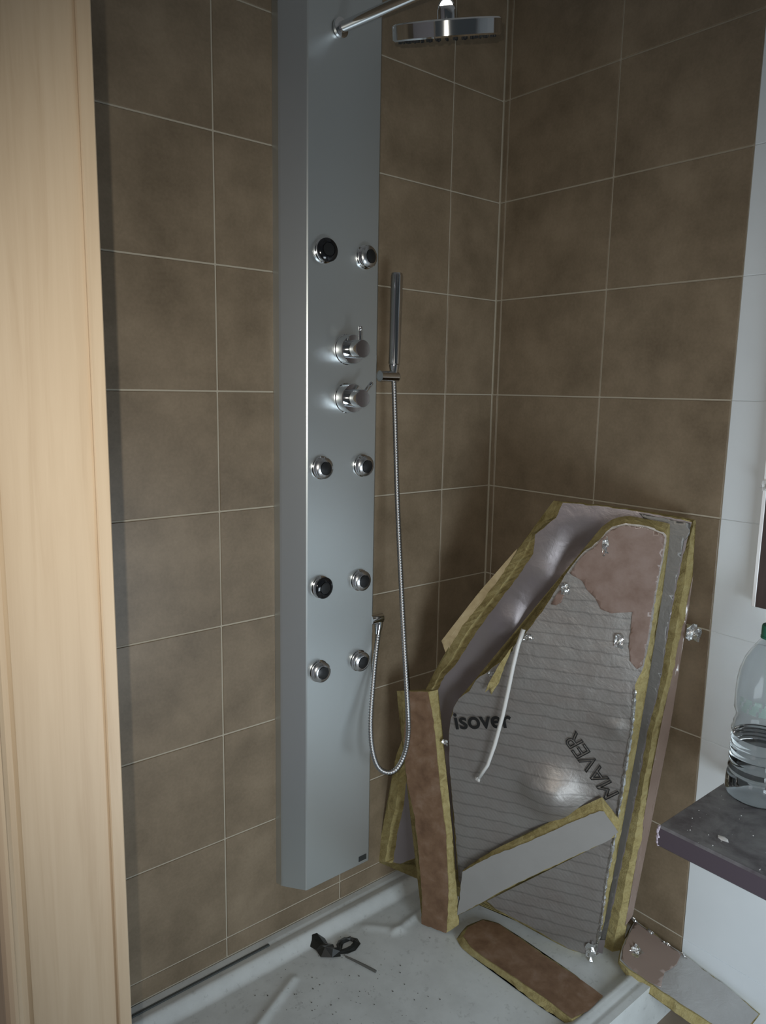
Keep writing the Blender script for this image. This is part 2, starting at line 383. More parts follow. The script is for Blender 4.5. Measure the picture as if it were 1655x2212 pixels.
rose = lathe('shower_head', [(0, -0.0135), (0.094, -0.0135), (0.0975, -0.011), (0.0975, 0.011), (0.094, 0.0135), (0.045, 0.0155), (0.017, 0.017), (0.0165, 0.030), (0.013, 0.036), (0, 0.037)], L(hc), rn, CHROME, col, 64)
lathe('swivel_nut', [(0, 0), (0.012, 0), (0.0145, 0.004), (0.0145, 0.020), (0.012, 0.024), (0, 0.024)], L(hc + rn * 0.034), (jn + Vector((0, 0, -0.012))) - (hc + rn * 0.034), CHROME, rose, 24)
bm = bmesh.new()
for rr, cnt in ((0.018, 8), (0.036, 14), (0.054, 20), (0.072, 26), (0.086, 32)):
    for q in range(cnt):
        e1 = rn.orthogonal().normalized(); e2 = rn.cross(e1); an = 2 * math.pi * q / cnt
        lathe_bm(bm, [(0.0022, 0.0), (0.0016, 0.003), (0, 0.003)], L(hc - rn * 0.0134 + (e1 * math.cos(an) + e2 * math.sin(an)) * rr), -rn, 6)
o = link('spray_nozzles', from_bm(bm, 'spray_nozzles'), BLACK, rose); o['kind'] = 'stuff'
# bracket for the hand shower, outlet for its hose
br = lathe('holder_bracket', [(0, 0), (0.0125, 0), (0.0125, 0.052), (0.011, 0.054), (0, 0.054)], L((-0.449, -0.055, 1.460)), (1, 0, 0), CHROME, col, 24)
ou = lathe('hose_outlet', [(0, 0), (0.0135, 0), (0.0135, 0.034), (0.0115, 0.036), (0, 0.036)], L((-0.474, -0.064, 0.884)), (1, 0.0, 0), CHROME, col, 24)
link('badge', box_me(-0.503 + 0.563, -0.479 + 0.563, -0.0712, -0.0698, 0.262 - 0.25, 0.276 - 0.25, 0.0004), BADGE, col)

# ---------------------------------------------------------------- hand shower with hose
hs = thing('hand_shower', 'chrome stick hand shower in its holder with a long ribbed hose looping down', 'hand shower', (-0.405, -0.055, 1.45))
HO = Vector((-0.405, -0.055, 1.45))
hb, ht = Vector((-0.4058, -0.055, 1.487)), Vector((-0.4025, -0.055, 1.696))
lathe('handle', [(0, 0), (0.0115, 0), (0.0130, 0.002), (0.0140, 0.20), (0.0125, 0.2065), (0, 0.2068)], hb - HO, ht - hb, CHROME, hs, 28)
lathe('cone_nut', [(0, 0), (0.0075, 0), (0.0085, 0.010), (0.0115, 0.030), (0.0115, 0.0335), (0, 0.0335)], Vector((-0.4058, -0.055, 1.4535)) - HO, (0, 0, 1), CHROME, hs, 24)
HP = [[-0.4058, -0.055, 1.4540], [-0.4024, -0.058, 1.3666], [-0.4025, -0.07, 1.2026], [-0.4067, -0.085, 1.0931], [-0.418, -0.115, 0.9305], [-0.4347, -0.15, 0.7944], [-0.4446, -0.175, 0.6784], [-0.4428, -0.175, 0.6198], [-0.4487, -0.17, 0.5727], [-0.4668, -0.165, 0.5411], [-0.4855, -0.155, 0.5325], [-0.5034, -0.14, 0.5461], [-0.5103, -0.125, 0.5857], [-0.5051, -0.11, 0.6486], [-0.4821, -0.09, 0.7408], [-0.4613, -0.075, 0.8132], [-0.4470, -0.066, 0.8560]]
hp = catmull(HP, 0.0012)
rs = [hp[0]]; acc = 0.0
for a, b in zip(hp[:-1], hp[1:]):
    d = (b - a).length
    while acc + d >= 0.0016:
        a = a.lerp(b, (0.0016 - acc) / d); d = (b - a).length; acc = 0.0; rs.append(a.copy())
    acc += d
bm = bmesh.new(); tube_bm(bm, [p - HO for p in rs], lambda i: (0.0052, 0.0058, 0.0060, 0.0058)[i % 4], 10)
link('hose', from_bm(bm, 'hose'), HOSEM, hs, True)
lathe('hose_nut', [(0, 0), (0.0095, 0), (0.0095, 0.012), (0.0075, 0.022), (0.0065, 0.030), (0, 0.030)], Vector((-0.4462, -0.0645, 0.8735)) - HO, Vector((-0.012, -0.008, -0.05)), CHROME, hs, 20)

# ---------------------------------------------------------------- duct boards (facing on glass wool), every outline in board coordinates
DATA = json.loads('''{"rear_board": {
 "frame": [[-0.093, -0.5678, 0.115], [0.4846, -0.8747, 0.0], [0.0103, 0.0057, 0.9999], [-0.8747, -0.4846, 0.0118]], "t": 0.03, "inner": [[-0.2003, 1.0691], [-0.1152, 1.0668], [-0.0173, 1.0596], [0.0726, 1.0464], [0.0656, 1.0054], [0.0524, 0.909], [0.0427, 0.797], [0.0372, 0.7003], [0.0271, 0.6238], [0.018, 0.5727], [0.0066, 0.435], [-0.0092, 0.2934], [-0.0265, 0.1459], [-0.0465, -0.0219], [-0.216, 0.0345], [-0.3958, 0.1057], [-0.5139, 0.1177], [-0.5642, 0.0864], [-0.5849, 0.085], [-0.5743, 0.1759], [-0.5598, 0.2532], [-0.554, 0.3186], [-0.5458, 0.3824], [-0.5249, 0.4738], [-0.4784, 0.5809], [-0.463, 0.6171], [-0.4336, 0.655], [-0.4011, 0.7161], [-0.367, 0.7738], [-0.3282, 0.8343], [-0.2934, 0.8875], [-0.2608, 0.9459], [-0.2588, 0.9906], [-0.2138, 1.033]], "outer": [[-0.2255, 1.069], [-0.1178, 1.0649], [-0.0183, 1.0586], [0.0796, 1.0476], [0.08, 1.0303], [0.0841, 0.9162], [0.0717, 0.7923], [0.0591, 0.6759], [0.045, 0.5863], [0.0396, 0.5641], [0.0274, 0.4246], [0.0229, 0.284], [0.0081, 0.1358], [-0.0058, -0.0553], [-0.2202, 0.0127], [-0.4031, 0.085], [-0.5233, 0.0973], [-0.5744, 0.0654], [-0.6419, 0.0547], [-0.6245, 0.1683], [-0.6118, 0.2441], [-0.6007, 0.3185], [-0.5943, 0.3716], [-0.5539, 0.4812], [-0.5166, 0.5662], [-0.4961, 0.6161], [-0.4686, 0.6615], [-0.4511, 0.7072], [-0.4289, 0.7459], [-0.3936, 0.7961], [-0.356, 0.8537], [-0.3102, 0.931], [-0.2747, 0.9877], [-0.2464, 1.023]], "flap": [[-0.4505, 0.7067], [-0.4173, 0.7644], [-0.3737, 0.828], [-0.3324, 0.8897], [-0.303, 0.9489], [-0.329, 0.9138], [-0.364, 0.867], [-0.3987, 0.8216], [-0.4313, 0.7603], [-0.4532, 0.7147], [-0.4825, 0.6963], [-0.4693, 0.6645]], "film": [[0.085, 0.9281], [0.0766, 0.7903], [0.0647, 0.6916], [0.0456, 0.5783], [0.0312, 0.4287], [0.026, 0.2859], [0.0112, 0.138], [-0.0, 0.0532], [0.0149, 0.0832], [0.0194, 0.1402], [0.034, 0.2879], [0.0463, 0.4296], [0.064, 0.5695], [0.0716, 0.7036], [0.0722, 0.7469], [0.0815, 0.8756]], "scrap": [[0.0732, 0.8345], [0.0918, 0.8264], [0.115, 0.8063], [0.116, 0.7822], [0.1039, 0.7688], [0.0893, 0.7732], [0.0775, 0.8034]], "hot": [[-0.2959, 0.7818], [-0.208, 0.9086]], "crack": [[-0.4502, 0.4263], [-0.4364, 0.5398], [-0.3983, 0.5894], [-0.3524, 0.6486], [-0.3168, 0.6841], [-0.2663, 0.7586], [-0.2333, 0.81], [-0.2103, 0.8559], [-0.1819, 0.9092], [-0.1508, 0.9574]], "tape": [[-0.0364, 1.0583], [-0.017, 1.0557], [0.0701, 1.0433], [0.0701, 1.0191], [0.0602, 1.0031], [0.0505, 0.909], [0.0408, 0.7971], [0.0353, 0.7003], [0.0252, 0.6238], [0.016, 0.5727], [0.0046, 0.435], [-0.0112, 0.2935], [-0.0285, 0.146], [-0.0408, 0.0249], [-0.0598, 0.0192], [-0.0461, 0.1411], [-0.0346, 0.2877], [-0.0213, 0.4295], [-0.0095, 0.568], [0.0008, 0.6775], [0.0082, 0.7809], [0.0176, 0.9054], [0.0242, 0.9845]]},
"front_board": {
 "frame": [[-0.1227, -0.5842, 0.1154], [0.4846, -0.8747, 0.0], [0.0103, 0.0057, 0.9999], [-0.8747, -0.4846, 0.0118]], "t": 0.026, "inner": [[-0.0883, 1.0282], [-0.0601, 1.0387], [-0.0173, 1.0361], [0.018, 1.025], [0.0239, 1.0195], [0.0221, 0.9681], [0.0125, 0.8805], [0.0077, 0.8021], [-0.0012, 0.724], [-0.0165, 0.679], [-0.0179, 0.5704], [-0.0231, 0.5], [-0.0285, 0.4308], [-0.0319, 0.3917], [-0.0375, 0.306], [-0.0486, 0.1904], [-0.0515, 0.1055], [-0.0638, -0.0018], [-0.122, 0.0009], [-0.2097, 0.0288], [-0.3022, 0.0544], [-0.3441, 0.0791], [-0.3857, 0.0828], [-0.3986, 0.1072], [-0.4104, 0.2295], [-0.4223, 0.3256], [-0.4325, 0.4088], [-0.4339, 0.4484], [-0.4366, 0.4911], [-0.4332, 0.5239], [-0.4273, 0.5546], [-0.4144, 0.5804], [-0.39, 0.6032], [-0.3753, 0.6335], [-0.345, 0.6613], [-0.3101, 0.6962], [-0.2877, 0.7298], [-0.2606, 0.7692], [-0.2283, 0.8195], [-0.2057, 0.8645], [-0.1778, 0.9168], [-0.1473, 0.9641], [-0.1284, 0.9804], [-0.0919, 1.0239]], "outer": [[-0.0911, 1.0406], [-0.0625, 1.0501], [-0.0335, 1.0492], [0.0286, 1.04], [0.03, 1.0219], [0.0288, 0.9862], [0.0251, 0.9078], [0.0159, 0.7841], [0.0086, 0.6813], [0.0046, 0.6404], [-0.0015, 0.5724], [-0.0071, 0.4946], [-0.0132, 0.4347], [-0.0163, 0.3907], [-0.0262, 0.2938], [-0.0385, 0.1634], [-0.0454, 0.0894], [-0.0618, -0.0243], [-0.1242, -0.0214], [-0.2132, 0.0069], [-0.3071, 0.0329], [-0.3497, 0.0579], [-0.3919, 0.0617], [-0.4051, 0.089], [-0.4171, 0.2132], [-0.4292, 0.3107], [-0.4395, 0.3952], [-0.441, 0.4354], [-0.4437, 0.4787], [-0.4402, 0.5121], [-0.4342, 0.5433], [-0.4211, 0.5695], [-0.3964, 0.5926], [-0.3815, 0.6233], [-0.3507, 0.6515], [-0.3152, 0.687], [-0.2925, 0.7211], [-0.265, 0.7611], [-0.2321, 0.8122], [-0.2092, 0.8579], [-0.1809, 0.9109], [-0.15, 0.959], [-0.1391, 0.9801], [-0.1033, 1.0303]], "kraft": [[-0.1233, 0.98], [-0.0879, 1.0233], [-0.0598, 1.0348], [-0.017, 1.0322], [0.0164, 1.021], [0.0205, 1.0154], [0.0184, 0.9679], [0.0088, 0.8803], [0.0039, 0.8019], [-0.0042, 0.726], [-0.0151, 0.7159], [-0.0308, 0.7327], [-0.0359, 0.7648], [-0.0325, 0.8442], [-0.0758, 0.8356], [-0.0999, 0.8421], [-0.1133, 0.8659], [-0.1334, 0.8837], [-0.1435, 0.9016], [-0.1652, 0.9119], [-0.1716, 0.9166], [-0.1468, 0.958]], "kraft2": [[-0.2093, 0.8395], [-0.2001, 0.86], [-0.1792, 0.8902], [-0.1781, 0.8711], [-0.187, 0.8465], [-0.1989, 0.8386]], "text": [[-0.4191, 0.5033], [-0.2812, 0.5335], [-0.4206, 0.5434]], "text2": [[-0.0326, 0.4194], [-0.138, 0.552], [-0.044, 0.3932]], "blob": [[-0.1816, 0.3672], [-0.2312, 0.4032], [-0.0506, 0.5698]], "tuft": [[-0.1785, 0.8799], [-0.2575, 0.7569], [-0.3377, 0.6562], [-0.099, 0.9845], [-0.056, 0.775], [-0.071, 0.0145], [-0.4445, 0.4652]], "strap": [[-0.2664, 0.7769], [-0.2763, 0.7393], [-0.2845, 0.6882], [-0.2926, 0.6308], [-0.3026, 0.5667], [-0.319, 0.4888], [-0.3344, 0.4332], [-0.3574, 0.3894]], "lip": [[-0.0157, 0.6687], [-0.0169, 0.571], [-0.0221, 0.5007], [-0.0264, 0.4318], [-0.0307, 0.3903], [-0.035, 0.3324], [-0.0394, 0.2738], [-0.0471, 0.202], [-0.0499, 0.1305], [-0.0534, 0.0698], [-0.0611, 0.0071]], "splint": [[-0.2877, 0.7346], [-0.3139, 0.6927], [-0.337, 0.6438], [-0.349, 0.6121], [-0.3234, 0.6369], [-0.3069, 0.6825]], "splint2": [[-0.3228, 0.6656], [-0.3071, 0.6828], [-0.3182, 0.6379], [-0.3345, 0.6066], [-0.3395, 0.6173]]},
"upright_strip": {
 "frame": [[-0.3885, -0.1828, 0.103], [0.3728, -0.9279, -0.0], [0.0606, 0.0243, 0.9979], [-0.9259, -0.372, 0.0653]], "t": 0.022, "inner": [[-0.0681, 0.5908], [-0.0181, 0.5989], [-0.0042, 0.5539], [0.0083, 0.491], [0.0217, 0.4142], [0.0351, 0.3372], [0.051, 0.2608], [0.0595, 0.1832], [0.0677, 0.1111], [0.0684, 0.0006], [0.0, 0.0], [-0.0015, 0.0676], [-0.0104, 0.1323], [-0.0207, 0.1977], [-0.0356, 0.2761], [-0.0577, 0.344], [-0.0686, 0.3993], [-0.0761, 0.4613], [-0.0744, 0.5217]], "outer": [[-0.1133, 0.5752], [-0.0008, 0.6021], [0.0061, 0.5493], [0.0175, 0.4857], [0.0335, 0.4088], [0.0458, 0.3309], [0.0593, 0.2531], [0.068, 0.1749], [0.0799, 0.1034], [0.0915, 0.0183], [-0.0073, -0.008], [-0.0096, 0.0527], [-0.02, 0.1178], [-0.0304, 0.184], [-0.0455, 0.2635], [-0.0678, 0.3323], [-0.0789, 0.3883], [-0.0917, 0.4511], [-0.099, 0.5091]]},
"white_strip": {
 "frame": [[-0.1446, -0.5963, 0.1157], [0.4846, -0.8747, 0.0], [0.0103, 0.0057, 0.9999], [-0.8747, -0.4846, 0.0118]], "t": 0.016, "inner": [[-0.3827, 0.1472], [-0.3147, 0.2065], [-0.2178, 0.2726], [-0.1309, 0.339], [-0.0717, 0.3801], [-0.0616, 0.3813], [-0.0277, 0.3386], [-0.0434, 0.3178], [-0.2132, 0.1823], [-0.2751, 0.1305], [-0.3456, 0.0677], [-0.391, 0.0271]], "outer": [[-0.3856, 0.1414], [-0.3164, 0.2111], [-0.2212, 0.284], [-0.1339, 0.3561], [-0.0813, 0.3955], [-0.0687, 0.4063], [-0.0282, 0.36], [-0.0364, 0.316], [-0.2133, 0.1722], [-0.2779, 0.1194], [-0.3491, 0.056], [-0.395, 0.015]]},
"flat_strip": {
 "frame": [[-0.303, -0.4661, 0.122], [0.6, -0.8, 0.0], [0.8, 0.6, -0.0], [0.0, 0.0, 1.0]], "t": 0.02, "inner": [[-0.1682, 0.0614], [-0.161, 0.0947], [-0.1269, 0.1292], [-0.0875, 0.1256], [-0.0343, 0.0895], [0.0326, 0.0411], [0.0962, -0.0012], [0.1548, -0.0465], [0.1208, -0.0979], [0.0867, -0.1253], [0.0351, -0.0851], [-0.0269, -0.0468], [-0.0938, -0.0065], [-0.1417, 0.0268]], "outer": [[-0.185, 0.0732], [-0.1663, 0.125], [-0.1291, 0.1589], [-0.089, 0.1553], [-0.035, 0.1185], [0.0331, 0.0691], [0.0978, 0.0261], [0.1523, -0.0428], [0.1341, -0.106], [0.0926, -0.1288], [0.0142, -0.0833], [-0.0583, -0.0283], [-0.1217, 0.011], [-0.1652, 0.043]]},
"foil_piece": {
 "frame": [[-0.143, -0.614, 0.135], [-0.0, -0.9897, -0.1434], [0.9946, -0.0149, 0.1027], [-0.1037, -0.1426, 0.9843]], "t": 0.02, "inner": [[-0.0414, 0.0376], [-0.0653, 0.1255], [-0.0219, 0.1274], [0.0195, 0.1284], [0.0635, 0.1325], [0.1092, 0.131], [0.1565, 0.1336], [0.2099, 0.1305], [0.2399, 0.1276], [0.2364, 0.033], [0.1805, 0.0247], [0.1335, 0.0152], [0.0698, 0.0076], [0.0014, -0.0021], [-0.0237, -0.0014]], "outer": [[-0.052, 0.0521], [-0.0779, 0.1456], [-0.0316, 0.1481], [0.0103, 0.1491], [0.055, 0.1533], [0.1014, 0.1516], [0.1494, 0.1542], [0.2036, 0.1511], [0.2365, 0.1495], [0.2377, 0.042], [0.1705, 0.0094], [0.1306, 0.0037], [0.0789, -0.0017], [0.0058, -0.0077], [-0.031, 0.0065]], "film": [[-0.0382, 0.0363], [-0.0617, 0.1198], [-0.02, 0.1241], [0.0212, 0.1252], [0.0572, 0.127], [0.0656, 0.0927], [0.0582, 0.0545], [0.0746, 0.0126], [0.0477, 0.0036], [0.0004, -0.0008], [-0.0213, 0.0022]]}}''')
def ragged(pin, pout, step, jit, seed):
    rnd = random.Random(seed); a, b = [], []
    n = len(pin)
    for i in range(n):
        p, q = Vector(pin[i]), Vector(pin[(i + 1) % n]); P, Q = Vector(pout[i]), Vector(pout[(i + 1) % n])
        k = max(1, int(max((q - p).length, (Q - P).length) / step))
        for s in range(k):
            t = s / k; j1 = Vector((rnd.uniform(-jit, jit), rnd.uniform(-jit, jit))); j2 = Vector((rnd.uniform(-jit, jit), rnd.uniform(-jit, jit))) * 1.5
            if s == 0: j1 *= 0.3; j2 *= 0.3
            a.append(p.lerp(q, t) + j1); b.append(P.lerp(Q, t) + j2)
    return a, b
def sheet(poly, w, cell, disp):
    """flat polygon cut on a grid so that it can buckle"""
    bm = bmesh.new(); f = bm.faces.new([bm.verts.new((p[0], p[1], w)) for p in poly])
    bmesh.ops.triangulate(bm, faces=[f], ngon_method='EAR_CLIP')
    if cell:
        us = [p[0] for p in poly]; vs = [p[1] for p in poly]
        for ax, lo, hi in ((0, min(us), max(us)), (1, min(vs), max(vs))):
            t = lo + cell
            while t < hi:
                co = Vector((t, 0, 0)) if ax == 0 else Vector((0, t, 0)); no = Vector((1, 0, 0)) if ax == 0 else Vector((0, 1, 0))
                bmesh.ops.bisect_plane(bm, geom=bm.verts[:] + bm.edges[:] + bm.faces[:], plane_co=co, plane_no=no, dist=1e-6); t += cell
        bmesh.ops.remove_doubles(bm, verts=bm.verts[:], dist=2e-4)
    for q in bm.verts: q.co.z = w + disp(q.co.x, q.co.y)
    for f in bm.faces:
        f.normal_update()
        if f.normal.z < 0: f.normal_flip()
    me = bpy.data.meshes.new('sheet'); bm.to_mesh(me); bm.free(); return me
def core(pin, pout, t, w0):
    bm = bmesh.new()
    a = [bm.verts.new((p[0], p[1], w0)) for p in pin]; b = [bm.verts.new((p[0], p[1], -t)) for p in pout]
    c = [bm.verts.new((p[0] * 0.5 + q[0] * 0.5 + random.uniform(-.001, .001), p[1] * 0.5 + q[1] * 0.5 + random.uniform(-.001, .001), -t * 0.5 + random.uniform(-.0015, .0015))) for p, q in zip(pin, pout)]
    n = len(a)
    for i in range(n):
        j = (i + 1) % n; bm.faces.new((c[i], c[j], a[j], a[i])); bm.faces.new((b[i], b[j], c[j], c[i]))
    f1 = bm.faces.new(a); f2 = bm.faces.new(b[::-1])
    bmesh.ops.triangulate(bm, faces=[f1, f2], ngon_method='EAR_CLIP')
    return from_bm(bm, 'core')
def lump(amp, scale, seed, gauss=()):
    def f(x, y):
        z = amp * noise.noise(Vector((x * scale, y * scale, seed)))
        for gx, gy, s, h in gauss: z += h * math.exp(-((x - gx) ** 2 + (y - gy) ** 2) / (2 * s * s))
        return z
    return f
def dipped(base, line, depth, reach):
    L2 = [Vector(p) for p in line]
    def f(x, y):
        p = Vector((x, y)); best = 9
        for a, b in zip(L2[:-1], L2[1:]):
            e = b - a; t = max(0, min(1, (p - a).dot(e) / e.length_squared)); best = min(best, (a + e * t - p).length)
        return base(x, y) - depth * (1 - sstep(0.0, reach, best))
    return f
def board(key, name, label, facing, amp, disp, cell=0.02, step=0.012, jit=0.0012, wool=WOOL, seed=1):
    d = DATA[key]; t = thing(name, label, 'insulation board', frame=d['frame'], group='broken pieces of duct board in the shower')
    a, b = ragged(d['inner'], d['outer'], step, jit, seed)
    link('wool_core', core(a, b, d['t'], -amp - 0.001), wool, t)
    link('facing', sheet(a, 0.0, cell, disp), facing, t, True)
    return t, d
def patch(name, poly, w, material, parent, disp=lambda x, y: 0.0, cell=0.012, thick=0.0004, jit=0.001, seed=3, smooth=True):
    a, _ = ragged(poly, poly, 0.010, jit, seed)
    o = link(name, sheet(a, w, cell, disp), material, parent, smooth)
    md = o.modifiers.new('thickness', 'SOLIDIFY'); md.thickness = thick; md.offset = 1.0
    return o
def crumple(name, c, size, material, parent, seed, w=0.0, h=0.010, asp=1.0):
    rnd = random.Random(seed); bm = bmesh.new(); n = 6; g = {}
    for i in range(n + 1):
        for j in range(n + 1):
            x, y = (i / n - 0.5), (j / n - 0.5)
            if x * x + y * y > 0.27 + rnd.uniform(-0.05, 0.02): continue
            g[i, j] = bm.verts.new((c[0] + x * size + rnd.uniform(-.1, .1) * size / n * 3, c[1] + y * size * asp + rnd.uniform(-.1, .1) * size / n * 3, w + h * max(0, rnd.gauss(0.4, 0.35))))
    for i in range(n):
        for j in range(n):
            q = [g.get(k) for k in ((i, j), (i + 1, j), (i + 1, j + 1), (i, j + 1))]
            if all(q): bm.faces.new(q)
    for vt in [x for x in bm.verts if not x.link_faces]: bm.verts.remove(vt)
    bmesh.ops.triangulate(bm, faces=bm.faces[:])
    o = link(name, from_bm(bm, name), material, parent)
    md = o.modifiers.new('thickness', 'SOLIDIFY'); md.thickness = 0.0006; md.offset = 1.0
    return o

# rear board, wedged across the corner
dA = DATA['rear_board']; h1, h2 = dA['hot']
tA, dA = board('rear_board', 'duct_board', 'largest insulation board at the back, lilac grey facing and yellow slanted edge', FOIL_L,
               0.0255, dipped(lump(0.0035, 5, 3.1, [(h1[0] - 0.005, h1[1] - 0.018, 0.030, 0.016), (h2[0] - 0.01, h2[1] - 0.02, 0.03, 0.012)]), dA['crack'], 0.021, 0.085), 0.014, seed=11)
patch('foil_tape', dA['tape'], 0.0022, FOIL_DARK, tA, lump(0.0035, 5, 3.1), seed=4)  # added strip of darker foil, its dark reflection put into the colour
patch('torn_paper_flap', dA['flap'], -0.029, FLAPM, tA, lump(0.004, 20, 1.0), seed=5)
patch('plastic_film', dA['film'], -0.028, FILMM, tA, lump(0.004, 30, 2.0), seed=6)
pr = dA['scrap']; cx = sum(p[0] for p in pr) / len(pr); cy = sum(p[1] for p in pr) / len(pr)
crumple('torn_foil', (cx, cy), 0.045, FOIL_S, tA, 21, -0.024, 0.012, 1.3)
# front board with the printed foil
dB = DATA['front_board']; bl = dB['blob']
tB, dB = board('front_board', 'duct_board', 'foil faced insulation board in front, printed with black lettering, brown torn top', FOIL,
               0.003, lump(0.003, 7, 8.4, [(bl[0][0], bl[0][1] + 0.016, 0.040, 0.033), (bl[1][0], bl[1][1] - 0.002, 0.016, 0.008), (bl[2][0], bl[2][1], 0.014, 0.006)]), 0.012, seed=12)
patch('kraft_patch', dB['kraft'], 0.0022, KRAFT, tB, lump(0.003, 7, 8.4), seed=7)
patch('kraft_patch', dB['kraft2'], 0.0022, KRAFT, tB, lump(0.003, 7, 8.4), seed=8)
for i, (p, s, asp) in enumerate(zip(dB['tuft'], (0.030, 0.028, 0.018, 0.020, 0.028, 0.035, 0.022), (1.2, 0.7, 1.0, 2.2, 1.6, 1.5, 0.8))):
    crumple('torn_foil', p, s, FOIL_S, tB, 40 + i, 0.002, 0.007, asp)
def foil_lip(poly, width, w, parent, seed):
    rnd = random.Random(seed); bm = bmesh.new(); rows = []
    P = catmull([(p[0], p[1], w) for p in poly], 0.006)
    for p in P:
        a = width * rnd.uniform(0.5, 1.4)
        rows.append([bm.verts.new(p + Vector((a * k, rnd.uniform(-.001, .001), (0.002 + 0.004 * rnd.random()) * (1 - abs(k)) + 0.0008))) for k in (-1, 0, 1)])
    for a, b in zip(rows[:-1], rows[1:]):
        for k in (0, 1): bm.faces.new((a[k], a[k + 1], b[k + 1], b[k]))
    bmesh.ops.triangulate(bm, faces=bm.faces[:])
    o = link('foil_lip', from_bm(bm, 'foil_lip'), FOIL_S, parent); md = o.modifiers.new('t', 'SOLIDIFY'); md.thickness = 0.0005
foil_lip(dB['lip'], 0.0035, 0.0015, tB, 31)
def words(txt, p0, p1, w, material, parent, bold=0.0, outline=False, squash=1.0):
    cu = bpy.data.curves.new('lettering', 'FONT'); cu.body = txt; cu.size = 1.0; cu.offset = bold
    if outline: cu.fill_mode = 'NONE'; cu.bevel_depth = 0.022; cu.bevel_resolution = 0
    o = bpy.data.objects.new('lettering', cu); COL.objects.link(o)
    bpy.context.view_layer.update(); dg = bpy.context.evaluated_depsgraph_get()
    me = bpy.data.meshes.new_from_object(o.evaluated_get(dg)); bpy.data.objects.remove(o)
    xs = [q.co.x for q in me.vertices]; x0, x1 = min(xs), max(xs); p0, p1 = Vector(p0), Vector(p1)
    e = (p1 - p0); sc = e.length / (x1 - x0); e.normalize(); f = Vector((-e.y, e.x))
    for q in me.vertices:
        pos = p0 + e * (q.co.x - x0) * sc + f * q.co.y * sc * squash
        q.co = Vector((pos.x, pos.y, w + q.co.z * sc * 0.3 + 0.0035 * noise.noise(Vector((pos.x * 7, pos.y * 7, 8.4))) * 0.86))
    ob = link('printed_lettering', me, material, parent); return ob
tx = dB['text']; words('isover', tx[0], tx[1], 0.0040, INK, tB, bold=0.022, squash=1.05)
tx = dB['text2']; words('MAVER', tx[0], tx[1], 0.0040, INK, tB, outline=True, squash=0.98)
patch('wool_splinter', dB['splint'], 0.010, WOOL, tB, lump(0.003, 40, 4), thick=0.005, seed=9)
patch('wool_splinter', dB['splint2'], 0.004, WOOL, tB, lump(0.003, 40, 5), thick=0.004, seed=10)
st = DATA['front_board']['strap']
S0 = Matrix(([0, 0, 0],) * 3)
strap = thing('plastic_strip', 'thin whitish plastic strip hanging from the torn crack across the lettering', 'strip', frame=dB['frame'])
bm = bmesh.new(); pts = [Vector((p[0], p[1], 0.012 + 0.012 * math.sin(math.pi * i / (len(st) - 1)))) for i, p in enumerate(st)]; rows = []
for i, p in enumerate(pts):
    t = (pts[min(i + 1, len(pts) - 1)] - pts[max(i - 1, 0)]).normalized(); s = Vector((t.y, -t.x, 0)).normalized()
    wd_ = 0.0050 if i < len(pts) - 2 else 0.0045; fold = 0.0025
    rows.append([bm.verts.new(p + s * wd_ * k + Vector((0, 0, fold * (1 - abs(k))))) for k in (-1, 0, 1)])
for a, b in zip(rows[:-1], rows[1:]):
    for k in (0, 1): bm.faces.new((a[k], a[k + 1], b[k + 1], b[k]))
o = link('ribbon', from_bm(bm, 'ribbon'), STRAP, strap, True); md = o.modifiers.new('t', 'SOLIDIFY'); md.thickness = 0.0012
crumple('frayed_end', st[-1], 0.016, STRAP, strap, 77, 0.010, 0.006)
# narrow pieces
tS, dS = board('upright_strip', 'duct_board', 'narrow red brown insulation strip standing upright on the tray before the foil board', KRAFT2, 0.002, lump(0.002, 9, 5.5), seed=13)
tW, dW = board('white_strip', 'duct_board', 'slanting pale grey insulation strip across the foot of the printed foil board', WHITEF, 0.0015, lump(0.0015, 9, 6.5), seed=14)
tF, dF = board('flat_strip', 'duct_board', 'red brown insulation strip lying flat on the shower tray', KRAFT2, 0.002, lump(0.002, 9, 7.5), seed=15)
tO, dO = board('foil_piece', 'duct_board', 'shiny silver brown insulation piece lying against the white wall at lower right', WRAP, 0.003, lump(0.003, 14, 9.5), seed=16)
patch('brown_film', dO['film'], 0.0018, FILMM, tO, lump(0.003, 14, 9.5), seed=17)
ii = dO['inner']
for i, k in enumerate((1, 2, 3, 4)):
    crumple('torn_foil', (Vector(ii[k]) + Vector((0.0, -0.004))), 0.022, FOIL_S, tO, 60 + i, 0.001, 0.005, 0.5)
crumple('torn_foil', Vector(ii[0]) + Vector((0.03, 0.01)), 0.035, FOIL_S, tO, 66, 0.001, 0.006, 1.2)
crumple('plaster_crumb', Vector(ii[0]).lerp(Vector(ii[3]), 0.45) + Vector((0.0, -0.03)), 0.02, PLAST, tO, 67, 0.002, 0.006)

